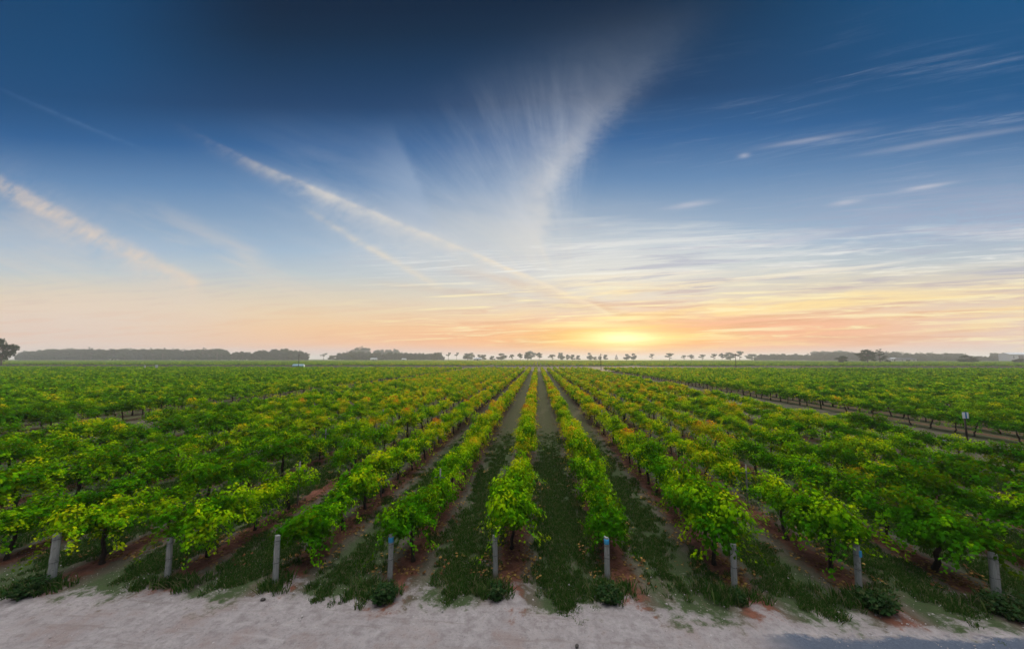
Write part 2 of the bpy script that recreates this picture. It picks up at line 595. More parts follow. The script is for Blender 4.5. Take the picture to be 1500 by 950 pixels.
# ------------------------------------------------------------------ layout of the vineyard
POSTS = [(74, 858), (245, 853), (403, 857), (571, 852), (726, 845), (890, 850), (1076, 864), (1259, 868), (1460, 882)]
PTOP = [1.20, 1.06, 1.18, 1.11, 1.00, 1.04, 1.06, 1.08, 1.08]
PG = [ground_at(*p) for p in POSTS]
SP = 2.774
ROW0 = -11.84                            # x of the row behind the leftmost visible post
BAND = (171.0, 178.5)                    # the cross track


def row_x(i):
    return ROW0 + SP * i + 0.03


def row_start(i):                        # y of the row's end post
    if 0 <= i < 9:
        return PG[i][1]
    return 8.6 + 0.05 * i if i < 0 else 9.4 + 0.03 * (i - 8)


MAIN_I = range(-6, 13)                   # x from -28.5 to 21.5
LEFT_X = [-36.6 - SP * k for k in range(0, 118)]
R1_X = [31.1 + SP * k for k in range(0, 27)]
R2_X = [31.1 + SP * 31 + SP * k for k in range(0, 62)]

# ------------------------------------------------------------------ ground
m, nt, o = new_mat('vineyard_ground')
pos, (x, y, z) = world_pos(nt)
nA = noise_n(nt, pos, 0.9, 6, .62)
nB = noise_n(nt, pos, 4.5, 6, .65)
nC = noise_n(nt, pos, 26.0, 5, .7)
nD = noise_n(nt, pos, 0.12, 3)
nS = noise_n(nt, comb(nt, x * 5.0, y * 0.7, 0.0), 1.0, 5, .6)      # wheel and mower lines along the rows
nE = noise_n(nt, pos, 90.0, 3, .6)
fr = ((x - (ROW0 + 0.03)) / SP + 100.0).frac()
off = (fr - 0.5).abs() * 2.0                 # 1 at a row, 0 in the alley's middle
offn = off + (nB - 0.5) * 0.45 + (nA - 0.5) * 0.35
soil = mixc(nt, nB.step(.3, .75), (.095, .036, .022), (.215, .088, .056))
soil = mixc(nt, nC.step(.5, .8) * .5, soil, (.21, .15, .12))
straw = mixc(nt, nC, (.040, .040, .022), (.150, .125, .088))
grass = mixc(nt, nB, (.020, .045, .014), (.045, .088, .024))
grass = mixc(nt, nC.step(.45, .75) * .5, grass, (.11, .12, .05))
g_m = (offn - (nD - .5) * .6).step(.66, .42) * (nA * 0.6 + nS * 0.5).step(.40, .54)
wheel = (off - 0.52).abs().step(.20, .04) * nS.step(.35, .6)
alley = mixc(nt, offn.step(.86, .66), soil, straw)
alley = mixc(nt, wheel * .45, alley, (.17, .14, .115))
alley = mixc(nt, (g_m * (nC.step(.36, .56) * .6 + .4)) * .92, alley, grass)
fa = y.step(18, 32)
alley = mixc(nt, fa * .6, alley, mixc(nt, nB, (.045, .042, .016), (.12, .095, .05)))
# tracks along the rows
trk = (x - 27.0).abs().step(1.4, .8) * y.step(6.0, 14.0)
trl = (x + 32.6).abs().step(1.0, .5)
gravel = mixc(nt, nB, (.09, .09, .10), (.20, .21, .24))
pud = (nA + (nD - .5) * .4).step(.50, .60)
trc = mixc(nt, nA.step(.50, .62) * .8, straw, gravel)
alley = mixc(nt, (trk + trl).clamp(), alley, trc)
# cross track and the open ground beyond the vines
verge = ((x - 25.2).abs().step(5.6, 5.0) + (x + 32.6).abs().step(3.6, 3.0)).clamp()
vg = mixc(nt, (nA * .5 + nB * .5).step(.42, .58), mixc(nt, nC, (.075, .055, .042), (.20, .155, .125)), mixc(nt, nB, (.03, .045, .018), (.08, .085, .04)))
alley = mixc(nt, verge * (1.0 - (trk + trl).clamp()), alley, vg)
crs = y.step(BAND[0] - .5, BAND[0] + .5) * y.step(BAND[1] + .5, BAND[1] - .5)
alley = mixc(nt, crs, alley, mixc(nt, nA, (.05, .045, .03), (.12, .10, .07)))
far = y.step(860, 900)
fgr = mixc(nt, nD, (.09, .13, .05), (.22, .20, .11))
alley = mixc(nt, y.step(BAND[1], BAND[1] + 2) * y.step(BAND[1] + 86, BAND[1] + 80), alley, mixc(nt, nA, (.02, .028, .012), (.06, .055, .03)))  # dark strip painted in for the shade line before the far block
alley = mixc(nt, far, alley, fgr)
# the pale sandy headland in front
edge_ = y + (nA - .5) * 3.4 + (nB - .5) * 2.2 + (nC - .5) * .5 - off.pow(3.0) * 0.20
e0 = (x * 0.012) + 8.55 - (x - 3.0).step(0.0, 6.0) * 0.1 - (x + 8.0).step(0.0, -6.0) * 0.55
sandm = (edge_ - e0).step(.30, -.40)
sand = mixc(nt, nB.step(.25, .8), (.235, .20, .195), (.44, .395, .385))
sand = mixc(nt, nA.step(.52, .72) * .45, sand, (.34, .245, .215))
sand = mixc(nt, nC.step(.54, .72) * .7, sand, (.13, .11, .105))
sand = mixc(nt, (nB * .6 + nA * .5).step(.56, .68) * .5, sand, (.20, .14, .125))
sand = mixc(nt, nE.step(.62, .72) * .35, sand, (.66, .63, .62))
rut = noise_n(nt, comb(nt, x * .35 + nA * .3, y * 4.2, 5.0), 1.4, 5, .6)
sand = mixc(nt, rut.step(.55, .68) * .55, sand, (.22, .175, .16))
sand = mixc(nt, rut.step(.42, .28) * nB.step(.35, .6) * .28, sand, (.50, .46, .44))
alley = mixc(nt, sandm, alley, sand)
# dark blue-grey sealed strip at the right end of the headland
bx = x.step(4.0, 5.2) * x.step(10.6, 9.2)
bm = (y + (nB - .5) * .55 + (nA - .5) * .4 - x * 0.055 - 7.68).step(.14, -.05) * bx
tar = mixc(nt, nC, (.055, .072, .105), (.15, .17, .215))
alley = mixc(nt, bm, alley, tar)
peb = (y + (nB - .5) * .5 - x * 0.055 - 7.80).gauss(.13) * nC.step(.55, .7) * bx
alley = mixc(nt, peb * .8, alley, (.55, .56, .60))
hgt = nA * 0.5 + nB * 0.40 + nC * 0.20 + nE * .06 + rut * .25 * sandm
pbr(nt, o, alley, .95, .12, hgt, .9, .12)
M['ground'] = m


def gz(x_, y_):                          # gentle relief of the ground close to the camera
    return 0.0


mb = MB()
# one sheet: fine cells close to the camera, wide ones out to the horizon
gx = list(np.linspace(-24, 24, 161))
gx = [-4000, -1500, -400, -100, -45] + gx + [45, 100, 400, 1500, 4000]
gy = [-4000, -200, -20, 2] + list(np.linspace(4, 24, 90)) + [40, 90, 200, 560, 1500, 4000]
nX = len(gx)
vs = []
for yy in gy:
    for xx in gx:
        zz = 0.0
        if abs(xx) < 23.9 and 4 < yy < 23.9:
            k = min(1, (24 - abs(xx)) / 3, (yy - 4) / 1, (24 - yy) / 3)
            q = ((xx - ROW0 - .03) / SP) % 1.0
            ridge = 0.05 * math.cos(q * math.tau) - .03
            zz = k * (ridge * (1 if yy > 9.2 else max(0, (yy - 8.2))) + 0.05 * (noise.noise((xx * .9, yy * .9, 0)) + .5 * noise.noise((xx * 3, yy * 3, 4))))
        vs.append((xx, yy, zz))
fs = [(j * nX + i, j * nX + i + 1, (j + 1) * nX + i + 1, (j + 1) * nX + i) for j in range(len(gy) - 1) for i in range(nX - 1)]
mb.add(vs, fs)
go = mb.obj('ground', M['ground'], smooth=True)
tag(go, 'vineyard ground of red soil, mown grass alleys and a pale sandy headland', None, None, 'structure')
go['category'] = 'ground'


# ------------------------------------------------------------------ leaves
def leaves_mesh(name, P, N, Dr, size, leaf_tone, mat, lod):
    """P centres, N normals, Dr pointing directions, size, age per leaf."""
    n = len(P)
    P, N, Dr = (np.array(a, float) for a in (P, N, Dr))
    if lod and name in ('a', 'row_segment'):
        P[:, 0] *= .80
    size = np.asarray(size, float)
    N /= np.linalg.norm(N, axis=1)[:, None] + 1e-9
    Sx = np.cross(Dr, N)
    Sx /= np.linalg.norm(Sx, axis=1)[:, None] + 1e-9
    Dr = np.cross(N, Sx)
    if lod == 0:
        T = np.array([(0, 0, 0), (.30, -.20, -.05), (.50, .10, -.10), (.40, .28, -.04), (.47, .55, -.12), (.22, .60, -.03), (0, 1, -.12),
                      (-.22, .60, -.03), (-.47, .55, -.12), (-.40, .28, -.04), (-.50, .10, -.10), (-.30, -.20, -.05)])
        polys = [(0, 1, 2, 3, 4, 5, 6), (0, 6, 7, 8, 9, 10, 11)]
    elif lod == 1:
        T = np.array([(0, -.1, 0), (.5, .2, -.1), (.34, .68, -.1), (0, 1, -.1), (-.34, .68, -.1), (-.5, .2, -.1)])
        polys = [(0, 1, 2, 3), (0, 3, 4, 5)]
    else:
        T = np.array([(0, -.2, 0), (.55, .35, -.1), (0, 1, 0), (-.55, .35, -.1)])
        polys = [(0, 1, 2, 3)]
    k = len(T)
    V = P[:, None, :] + size[:, None, None] * (T[None, :, 0:1] * Sx[:, None, :] + T[None, :, 1:2] * Dr[:, None, :] + T[None, :, 2:3] * N[:, None, :])
    me = bpy.data.meshes.new(name)
    me.vertices.add(n * k)
    me.vertices.foreach_set('co', V.reshape(-1))
    lens = [len(p) for p in polys]
    tot = sum(lens)
    idx = np.concatenate([np.array(p) for p in polys])
    me.loops.add(n * tot)
    me.loops.foreach_set('vertex_index', (np.arange(n)[:, None] * k + idx[None, :]).reshape(-1).astype(np.int32))
    me.polygons.add(n * len(polys))
    st = np.cumsum([0] + lens[:-1])
    me.polygons.foreach_set('loop_start', (np.arange(n)[:, None] * tot + st[None, :]).reshape(-1).astype(np.int32))
    me.materials.append(mat)
    me.update(calc_edges=True)
    a = me.attributes.new('leaf_tone', 'FLOAT', 'FACE')
    a.data.foreach_set('value', np.repeat(np.asarray(leaf_tone, float), len(polys)))
    return me


def vine_leaves(seed, shoots, per, size, clumps, length=2.15, big=1.0):
    """Shoots rise from the cordon, arch over and hang; leaves sit along them."""
    r = random.Random(seed)
    P, N, D, Z, A = [], [], [], [], []
    nc, pc = clumps
    prof = r.uniform(-.08, .10)
    for c_i in range(nc):                # domes of hanging leaves, overlapping like roof tiles
        yc = ((c_i + .5) / nc - .5 + r.uniform(-.08, .08)) * length
        xc = r.choice((-1, 1)) * r.uniform(.0, .50) * big
        rad = r.uniform(.20, .46) * big
        zc_ = 1.24 + prof + r.uniform(-.38, .34) - abs(xc) * .45
        ca = r.gauss(0, .12)
        for i in range(int(pc * (rad / .4) ** 2)):
            el = math.asin(r.uniform(-.35, 1.0))
            az = r.uniform(0, math.tau)
            dv_ = Vector((math.cos(el) * math.cos(az), math.cos(el) * math.sin(az), math.sin(el)))
            k = r.uniform(.55, 1.15)
            q = Vector((xc + dv_.x * rad * k, yc + dv_.y * rad * k * 1.15, zc_ + dv_.z * rad * k * .85))
            if q.z < .42:
                continue
            P.append(q)
            N.append(dv_ * 1.0 + Vector((r.gauss(0, .40), r.gauss(0, .40), .35 + r.gauss(0, .3))))
            D.append(Vector((dv_.x + r.gauss(0, .4), dv_.y + r.gauss(0, .4), -.7)))
            Z.append(size * r.uniform(.7, 1.2))
            A.append(max(0, min(1, .27 + .27 * dv_.z + ca + prof + r.gauss(0, .05))))  # top light painted in: upper leaves brighter yellow-green, sides deeper green
    for s in range(shoots):
        y0 = r.uniform(-.5, .5) * length * 1.02
        p = Vector((r.uniform(-.06, .06), y0, 1.05 + r.uniform(-.05, .08)))
        sd_ = r.choice((-1, 1))
        lean = r.uniform(.05, 1.35)
        vel = Vector((sd_ * math.sin(lean), r.uniform(-.55, .55), math.cos(lean) * r.uniform(.55, 1.30))) * big
        L = r.uniform(.60, 1.40) * big
        if r.random() < .07:
            L *= 1.35
        droop = r.uniform(.3, 1.5)
        sag = r.uniform(-.10, .10)
        n = max(4, int(per * L))
        for i in range(n):
            t = (i + r.random()) / n
            q = p + vel * (L * t) * .72 + Vector((0, 0, -droop * (L * t) ** 2 * .55))
            q += Vector((r.gauss(0, .05), r.gauss(0, .06), r.gauss(0, .045)))
            if q.z < .45:
                q.z = .45 + r.random() * .15
            out = Vector((q.x * 1.0, r.gauss(0, .25), .75 + .4 * (q.z - 1.0)))
            nn = out.normalized() + Vector((r.gauss(0, .36), r.gauss(0, .36), r.gauss(0, .30)))
            dd = Vector((vel.x + r.gauss(0, .6), vel.y + r.gauss(0, .6), -.5 + r.gauss(0, .3)))
            P.append(q)
            N.append(nn)
            D.append(dd)
            Z.append(size * r.uniform(.7, 1.2) * (1 - .35 * t * (t > .8)))
            A.append(max(0, min(1, .32 + .26 * t + sag + r.gauss(0, .06))))
    return P, N, D, Z, A


# row-segment version for the far blocks
def trunk_mesh(seed, lod=0):
    r = random.Random(seed)
    b = MB()
    n = 7 if lod == 0 else 4
    lx = r.uniform(-.12, .12)
    ly = r.uniform(-.35, .35)
    pts, rad = [], []
    k = 7 if lod == 0 else 3
    for i in range(k + 1):
        t = i / k
        pts.append((lx * (1 - t) + r.uniform(-.03, .03), ly * (1 - t) + r.uniform(-.04, .04), -.06 + 1.1 * t))
        rad.append((.060 - .022 * t) * r.uniform(.85, 1.2))
    rad[0] *= 1.4
    b.tube(pts, rad, n, jit=.12)
    if lod == 0:
        top = Vector(pts[-1])
        for sgn in (-1, 1):
            q, rr = [top + Vector((0, 0, -.05))], [.036]
            for i in range(1, 6):
                q.append(top + Vector((r.uniform(-.03, .03), sgn * i * .17, .03 * math.sin(i) + .02)))
                rr.append(.034 - .004 * i)
            b.tube(q, rr, 6, jit=.15)
    return b.mesh('vine_trunk', M['bark'], True)


NP = 12
near_leaf = [leaves_mesh('vine_foliage', *vine_leaves(100 + i, 46, 36, .078, (8, 200)), M['vine_leaf'], 0) for i in range(NP)]
near_trunk = [trunk_mesh(50 + i) for i in range(NP)]
# rounder, fuller vines at the ends of the rows
end_leaf = [leaves_mesh('vine_foliage', *vine_leaves(300 + i, 64, 36, .080, (10, 190), 1.7, 1.12), M['vine_leaf'], 0) for i in range(3)]

# ------------------------------------------------------------------ end posts
ORD = ['first', 'second', 'third', 'fourth', 'fifth', 'sixth', 'seventh', 'eighth', 'ninth', 'tenth', 'eleventh', 'twelfth', 'thirteenth',
       'fourteenth', 'fifteenth', 'sixteenth', 'seventeenth', 'eighteenth', 'nineteenth', 'twentieth', 'twenty-first', 'twenty-second',
       'twenty-third', 'twenty-fourth', 'twenty-fifth', 'twenty-sixth']
BLUE = {3: 1, 5: 1, 7: 2}
PLAB = ['grey weathered end post, leftmost of the nine along the sandy headland',
        'pale grey end post in front of a bushy green vine, second from the left',
        'pale end post with reddish soil at its foot, third from the left',
        'white weathered end post with a blue band on top, before the roundest bushy vine',
        'plain pale end post at the middle of the picture, a dark weed tuft in front',
        'pale end post with blue painted top, right beside the central grass alley',
        'plain rough grey end post between the blue topped post and the blue tagged post',
        'end post with a small blue tag near its top, close to the dark tarred strip',
        'dull grey end post half under hanging leaves, rightmost of the nine']
for i, (gx_, gy_) in enumerate(PG):
    rr = random.Random(i)
    hgt_ = PTOP[i]
    r0 = .064 if i not in (0, 8) else .076
    b = MB()
    pts, rad = [], []
    lx, ly = rr.uniform(-.035, .035), rr.uniform(-.05, .03)
    for k in range(10):
        t = k / 9
        pts.append((lx * t + rr.uniform(-.004, .004), ly * t, -.12 + (hgt_ + .12) * t))
        rad.append(r0 * (1.05 - .10 * t) * rr.uniform(.965, 1.03))
    b.tube(pts, rad, 18)
    cr = [rr.uniform(-.09, .05) for _ in range(18)]           # lengthwise cracks and flats
    for q in range(len(b.v)):
        k, t_ = q % 18, q // 18
        cx_, cy_ = pts[t_][0], pts[t_][1]
        f_ = 1 + cr[k] + rr.uniform(-.025, .025)
        vx, vy_, vz = b.v[q]
        if t_ == 9:
            vz += (vx - cx_) * .25 + rr.uniform(-.008, .008)
        b.v[q] = (cx_ + (vx - cx_) * f_, cy_ + (vy_ - cy_) * f_, vz)
    root = empty('end_post', (gx_, gy_, 0), rr.uniform(0, 6))
    tag(root, PLAB[i], 'post', 'weathered end posts along the headland')
    b.obj('shaft', M['post'], root)
    for zz in (.55 + rr.uniform(-.03, .03), hgt_ - (.2 if i in BLUE else .12)):      # wire loops stapled round the post
        w = MB()
        w.tube([(math.cos(a) * (r0 + .006) + lx * .8, math.sin(a) * (r0 + .006) + ly * .8, zz + .008 * math.sin(a * 2)) for a in np.linspace(0, math.tau, 17)],
               [.006] * 17, 5)
        w.obj('wire_loop', M['steel'], root)
    if i in BLUE:
        b = MB()
        if BLUE[i] == 1:
            b.tube([(lx, ly, hgt_ - .155 + k * .03) for k in range(5)], [r0 * 1.02, r0 * 1.04, r0 * 1.04, r0 * 1.03, r0 * 1.0], 14, jit=.02)
            b.obj('blue_band', M['blue'], root, True)
        else:
            root.rotation_euler = (0, 0, 0)
            b.tube([(.035 + lx, -r0 * .80 + ly, hgt_ - .17), (.035 + lx, -r0 * .96 + ly, hgt_ - .165), (.035 + lx, -r0 * 1.02 + ly, hgt_ - .165)],
                   [.03, .05, .046], 12)
            t = MB()
            t.add([(.0 + lx, -r0 * 1.05 + ly, hgt_ - .23), (.065 + lx, -r0 * .95 + ly, hgt_ - .23), (.065 + lx, -r0 * .95 + ly, hgt_ - .09), (.0 + lx, -r0 * 1.05 + ly, hgt_ - .09),
                   (.0 + lx, -r0 * .7 + ly, hgt_ - .23), (.065 + lx, -r0 * .6 + ly, hgt_ - .23), (.065 + lx, -r0 * .6 + ly, hgt_ - .09), (.0 + lx, -r0 * .7 + ly, hgt_ - .09)],
                  [(0, 1, 2, 3), (7, 6, 5, 4), (0, 4, 5, 1), (1, 5, 6, 2), (2, 6, 7, 3), (3, 7, 4, 0)])
            t.obj('blue_tag', M['blue'], root)

# ------------------------------------------------------------------ vines: list every position
VS = 1.62
vines = []                               # x, y, row key, end?
rj = random.Random(3)


def add_row(x, y0, y1, key, step=VS):
    yy = y0
    n = 0
    while yy < y1:
        if rj.random() > .05 or n < 2:
            vines.append((x + rj.gauss(0, .05), yy + rj.gauss(0, .10), key, n))
        yy += step
        n += 1


for i in MAIN_I:
    add_row(row_x(i), row_start(i) + 1.0, BAND[0] - 1, i)
for k, x in enumerate(LEFT_X):
    add_row(x, 10, BAND[0] - 1, ('L', k))
for k, x in enumerate(R1_X):
    add_row(x, 10, BAND[0] - 1 + 0, ('R', k))
for k, x in enumerate(R2_X):
    add_row(x, 30, BAND[0] - 1, ('Q', k))


def screen(x, y, z):
    q = Vector((x, y, z - H))
    c, s = math.cos(YAW), math.sin(YAW)
    fx, fy = q.x * c + q.y * s, -q.x * s + q.y * c
    cy_, cz_ = fy * math.cos(PIT) + q.z * math.sin(PIT), -fy * math.sin(PIT) + q.z * math.cos(PIT)
    if cy_ < .5:
        return None
    return 750 + F * fx / cy_, 475 - F * cz_ / cy_, cy_


vis, rest = [], []
for vi in vines:
    s = screen(vi[0], vi[1], 1.2)
    if s is None:
        continue
    m_ = F * 1.1 / s[2]
    if s[0] < -m_ or s[0] > 1500 + m_:
        if -m_ * 6 - 60 < s[0] < 1560 + m_ * 6:
            rest.append(vi)                  # just outside the frame, for side views
        continue
    vis.append((s[2] if (0 < s[0] < 1500) else s[2] + 3, vi))
vis.sort(key=lambda a: a[0])
near = [a[1] for a in vis[:300]]
rest += [a[1] for a in vis[300:]]

near.sort(key=lambda q: (str(q[2]), q[1]))
cnt = {}
for (x, y, key, n) in near:
    cnt[key] = cnt.get(key, 0) + 1
    c_ = cnt[key]
    k = random.randrange(NP)
    rz = random.choice((0, math.pi)) + random.gauss(0, .06)
    sc = random.uniform(.82, 1.16)
    endv = n == 0 and isinstance(key, int)
    root = empty('grapevine', (x, y, 0), rz, (sc * (.76 if key in (3, 4, 5) else .82), sc, sc * random.uniform(.92, 1.10)))
    if isinstance(key, int):
        if 0 <= key < 9:
            where = f'in the row behind the {ORD[key]} end post from left'
        elif key < 0:
            where = f'in the {ORD[-key - 1]} row left of the leftmost end post'
        else:
            where = f'in the {ORD[key - 9]} row right of the rightmost end post'
    elif key[0] == 'L':
        where = f'in the {ORD[key[1]]} row beyond the left bare alley'
    else:
        where = f'in the {ORD[key[1]]} row beyond the right gravel track'
    tag(root, f'leafy grapevine, {ORD[c_ - 1]} from the front, {where}', 'grapevine', 'grapevines in the rows')
    if endv:
        lm = end_leaf[random.randrange(3)]
    else:
        lm = near_leaf[k]
    link(bpy.data.objects.new('foliage', lm), root)
    link(bpy.data.objects.new('trunk', near_trunk[k]), root)


# ------------------------------------------------------------------ scattering many small copies inside ONE object
def scatter(name, protos, pts, idx, rot, scl, label, cat):
    me = bpy.data.meshes.new(name)
    me.vertices.add(len(pts))
    me.vertices.foreach_set('co', np.asarray(pts, float).reshape(-1))
    for nm, ty, val in (('pick', 'INT', idx), ('turn', 'FLOAT', rot), ('grow', 'FLOAT', scl)):
        a = me.attributes.new(nm, ty, 'POINT')
        a.data.foreach_set('value', np.asarray(val))
    me.update()
    ob = bpy.data.objects.new(name, me)
    C.objects.link(ob)
    pcn = bpy.data.collections.new(name + '_kinds')
    for j, pm in enumerate(protos):
        po = bpy.data.objects.new('%s_kind_%03d' % (name, j), pm)
        pcn.objects.link(po)
    ng = bpy.data.node_groups.new(name + '_scatter', 'GeometryNodeTree')
    ng.interface.new_socket('Geometry', in_out='INPUT', socket_type='NodeSocketGeometry')
    ng.interface.new_socket('Geometry', in_out='OUTPUT', socket_type='NodeSocketGeometry')
    gi, goo = ng.nodes.new('NodeGroupInput'), ng.nodes.new('NodeGroupOutput')
    ip = ng.nodes.new('GeometryNodeInstanceOnPoints')
    ci = ng.nodes.new('GeometryNodeCollectionInfo')
    ci.inputs['Collection'].default_value = pcn
    ci.inputs['Separate Children'].default_value = True
    ci.inputs['Reset Children'].default_value = True

    def at(nm, ty):
        n_ = ng.nodes.new('GeometryNodeInputNamedAttribute')
        n_.data_type = ty
        n_.inputs['Name'].default_value = nm
        return n_.outputs['Attribute']
    cx = ng.nodes.new('ShaderNodeCombineXYZ')
    ng.links.new(at('turn', 'FLOAT'), cx.inputs[2])
    L = ng.links.new
    L(gi.outputs[0], ip.inputs['Points'])
    L(ci.outputs[0], ip.inputs['Instance'])
    ip.inputs['Pick Instance'].default_value = True
    L(at('pick', 'INT'), ip.inputs['Instance Index'])
    L(cx.outputs[0], ip.inputs['Rotation'])
    L(at('grow', 'FLOAT'), ip.inputs['Scale'])
    L(ip.outputs[0], goo.inputs[0])
    md = ob.modifiers.new('scatter', 'NODES')
    md.node_group = ng
    tag(ob, label, cat, None, 'stuff')
    return ob


def join_meshes(parts, mats, name):
    """parts: list of (mesh, Matrix); keeps the 'age' value of leaf faces."""
    V, Fc, MI, AG = [], [], [], []
    for me, mat, mi in parts:
        b = len(V)
        for v_ in me.vertices:
            V.append(tuple(mat @ v_.co))
        at_ = me.attributes.get('leaf_tone')
        for j, p_ in enumerate(me.polygons):
            Fc.append(tuple(b + q for q in p_.vertices))
            MI.append(mi)
            AG.append(at_.data[j].value if at_ else 0.0)
    out = bpy.data.meshes.new(name)
    out.from_pydata(V, [], Fc)
    for m__ in mats:
        out.materials.append(m__)
    out.polygons.foreach_set('material_index', MI)
    a = out.attributes.new('leaf_tone', 'FLOAT', 'FACE')
    a.data.foreach_set('value', AG)
    out.update()
    return out


I4 = Matrix.Identity(4)
VM = [M['vine_leaf'], M['bark']]
mid = [join_meshes([(leaves_mesh('a', *vine_leaves(500 + i, 26, 18, .135, (7, 60)), M['vine_leaf'], 1), I4, 0), (trunk_mesh(70 + i, 1), I4, 1)], VM, 'mid_vine') for i in range(8)]
farv = [join_meshes([(leaves_mesh('a', *vine_leaves(600 + i, 14, 7, .25, (5, 18)), M['vine_leaf'], 2), I4, 0), (trunk_mesh(90 + i, 1), I4, 1)], VM, 'far_vine') for i in range(6)]
SEG = 7.4


def seg_mesh(seed):
    P, N, D, Z, A = [], [], [], [], []
    for k in range(4):
        p, n_, d_, z_, a_ = vine_leaves(seed * 10 + k, 5, 4, .46, (3, 7))
        P += [q + Vector((0, (k - 1.5) * VS, 0)) for q in p]
        N += n_
        D += d_
        Z += z_
        A += a_
    return leaves_mesh('row_segment', P, N, D, Z, A, M['vine_leaf'], 2)


segs = [seg_mesh(800 + i) for i in range(6)]
allp = mid + farv + segs
pts, idx, rot, scl = [], [], [], []
for (x, y, key, n) in rest:
    dist = math.hypot(x, y)
    pts.append((x, y, 0))
    idx.append(random.randrange(8) if dist < 75 else 8 + random.randrange(6))
    rot.append(random.choice((0, math.pi)) + random.gauss(0, .05))
    scl.append(random.uniform(.80, 1.16))
# the block beyond the cross track
x = -1230.0
row_n = 0
while x < 1250:
    y = BAND[1] + 84
    y_end = 880 if x < 500 else 620
    while y < y_end:
        s = screen(x, y, 1.2)
        if s and -40 < s[0] < 1540 and not (118 < x < 122 and False):
            pts.append((x + random.gauss(0, .08), y + SEG / 2, 0))
            idx.append(14 + random.randrange(6))
            rot.append(random.choice((0, math.pi)))
            scl.append(random.uniform(.93, 1.08))
        y += SEG
    x += SP
    row_n += 1
    if row_n % 38 == 0:
        x += 3.5
scatter('distant_grapevines', allp, pts, idx, rot, scl, 'dense mass of green and yellow grapevine rows filling the plain to the tree line', 'vineyard')
print('vines near', len(near), 'scattered', len(pts))

# ------------------------------------------------------------------ trellis posts between vines
tp = MB()
tp.tube([(0, 0, -.1), (0, 0, .8), (0.01, 0, 1.62)], [.026, .026, .024], 8, jit=.05)
tpm = tp.mesh('stake', M['timber'], True)
tk = MB()
tk.box(-.20, .20, -.012, .012, 1.30, 1.335)
tkm = tk.mesh('cross_arm', M['steel'])
for i in range(0, 9):
    c_ = 0
    for j in range(0, 4):
        yy = row_start(i) + 3.7 + j * 7.4 + (i % 3) * .9
        if yy > 28:
            continue
        s = screen(row_x(i), yy, 1.2)
        if not s or not (10 < s[0] < 1490):
            continue
        root = empty('trellis_post', (row_x(i) + .02, yy, 0))
        link(bpy.data.objects.new('stake', tpm), root)
        link(bpy.data.objects.new('cross_arm', tkm), root)
        tag(root, f'thin grey trellis post, {ORD[c_]} from the front in the row behind the {ORD[i]} end post', 'post', 'thin trellis posts among the vines')
        c_ += 1

# ------------------------------------------------------------------ grass
def grass_tuft(seed, n, h, spread):
    r = random.Random(seed)
    b = MB()
    ages = []
    for i in range(n):
        a = r.uniform(0, math.tau)
        q = r.random() ** .6 * spread
        x_, y_ = math.cos(a) * q, math.sin(a) * q
        hh = h * r.uniform(.5, 1.2)
        a2 = r.uniform(0, math.tau)
        w_ = .006
        wx, wy = math.cos(a2) * w_, math.sin(a2) * w_
        lx_, ly_ = r.gauss(0, .4) * hh, r.gauss(0, .4) * hh
        b.add([(x_ - wx, y_ - wy, -.01), (x_ + wx, y_ + wy, -.01), (x_ + wx + lx_ * .5, y_ + wy + ly_ * .5, hh * .65), (x_ + lx_, y_ + ly_, hh),
               (x_ - wx + lx_ * .5, y_ - wy + ly_ * .5, hh * .65)], [(0, 1, 2, 3, 4)])
        ages.append(min(1, max(0, r.gauss(.38, .30))))
    me = b.mesh('tuft', M['grass'])
    at_ = me.attributes.new('leaf_tone', 'FLOAT', 'FACE')
    at_.data.foreach_set('value', ages)
    return me


tufts = [grass_tuft(i, 26, .075, .10) for i in range(6)] + [grass_tuft(20 + i, 22, .13, .07) for i in range(3)]
pts, idx, rot, scl = [], [], [], []
rg = random.Random(11)
for k in range(130000):
    x = rg.uniform(-22, 22)
    y = 7.9 + 20 * rg.random() ** 1.5
    q = abs((((x - ROW0 - .03) / SP) % 1.0) - .5) * 2      # 1 at the row
    nzz = noise.noise((x * 1.1, y * .55, 3.3)) + .7 * noise.noise((x * 3.2, y * 1.6, 8.1)) + .5 * noise.noise((x * 8, y * 5, 1.1))
    cen = 1.0 if (-.4 < x < 1.7) else .35 if abs(x) < 6 else .45
    if y > 15 and rg.random() < (y - 15) / 13:
        continue
    dens = (1 - q * 1.5) * .9 + nzz * .9 + (cen - .5) * .4
    if y < 9.4:
        dens -= (9.4 - y) * .8
    if dens < .10 or rg.random() > dens * 1.1:
        continue
    s = screen(x, y, 0)
    if not s or not (-60 < s[0] < 1560):
        continue
    pts.append((x, y, -.03 if q < .5 else 0))
    idx.append(rg.randrange(6) if rg.random() < .93 else 6 + rg.randrange(3))
    rot.append(rg.uniform(0, 6.28))
    scl.append(rg.uniform(.7, 1.2) * (1 + max(0, y - 14) * .03))
for (px, py, n_) in ((545, 872, 60), (720, 872, 40), (895, 872, 60), (1075, 880, 50), (1275, 888, 70), (1480, 900, 70), (40, 866, 70), (250, 862, 25), (400, 862, 20)):
    x0_, y0_ = ground_at(px, py)
    for k in range(n_):
        pts.append((x0_ + rg.gauss(0, .28), y0_ + rg.gauss(0, .16) + .1, 0))
        idx.append(6 + rg.randrange(3))
        rot.append(rg.uniform(0, 6.28))
        scl.append(rg.uniform(.8, 2.0))
scatter('grass', tufts, pts, idx, rot, scl, 'short dark green grass growing in the alleys between the vine rows', 'grass')


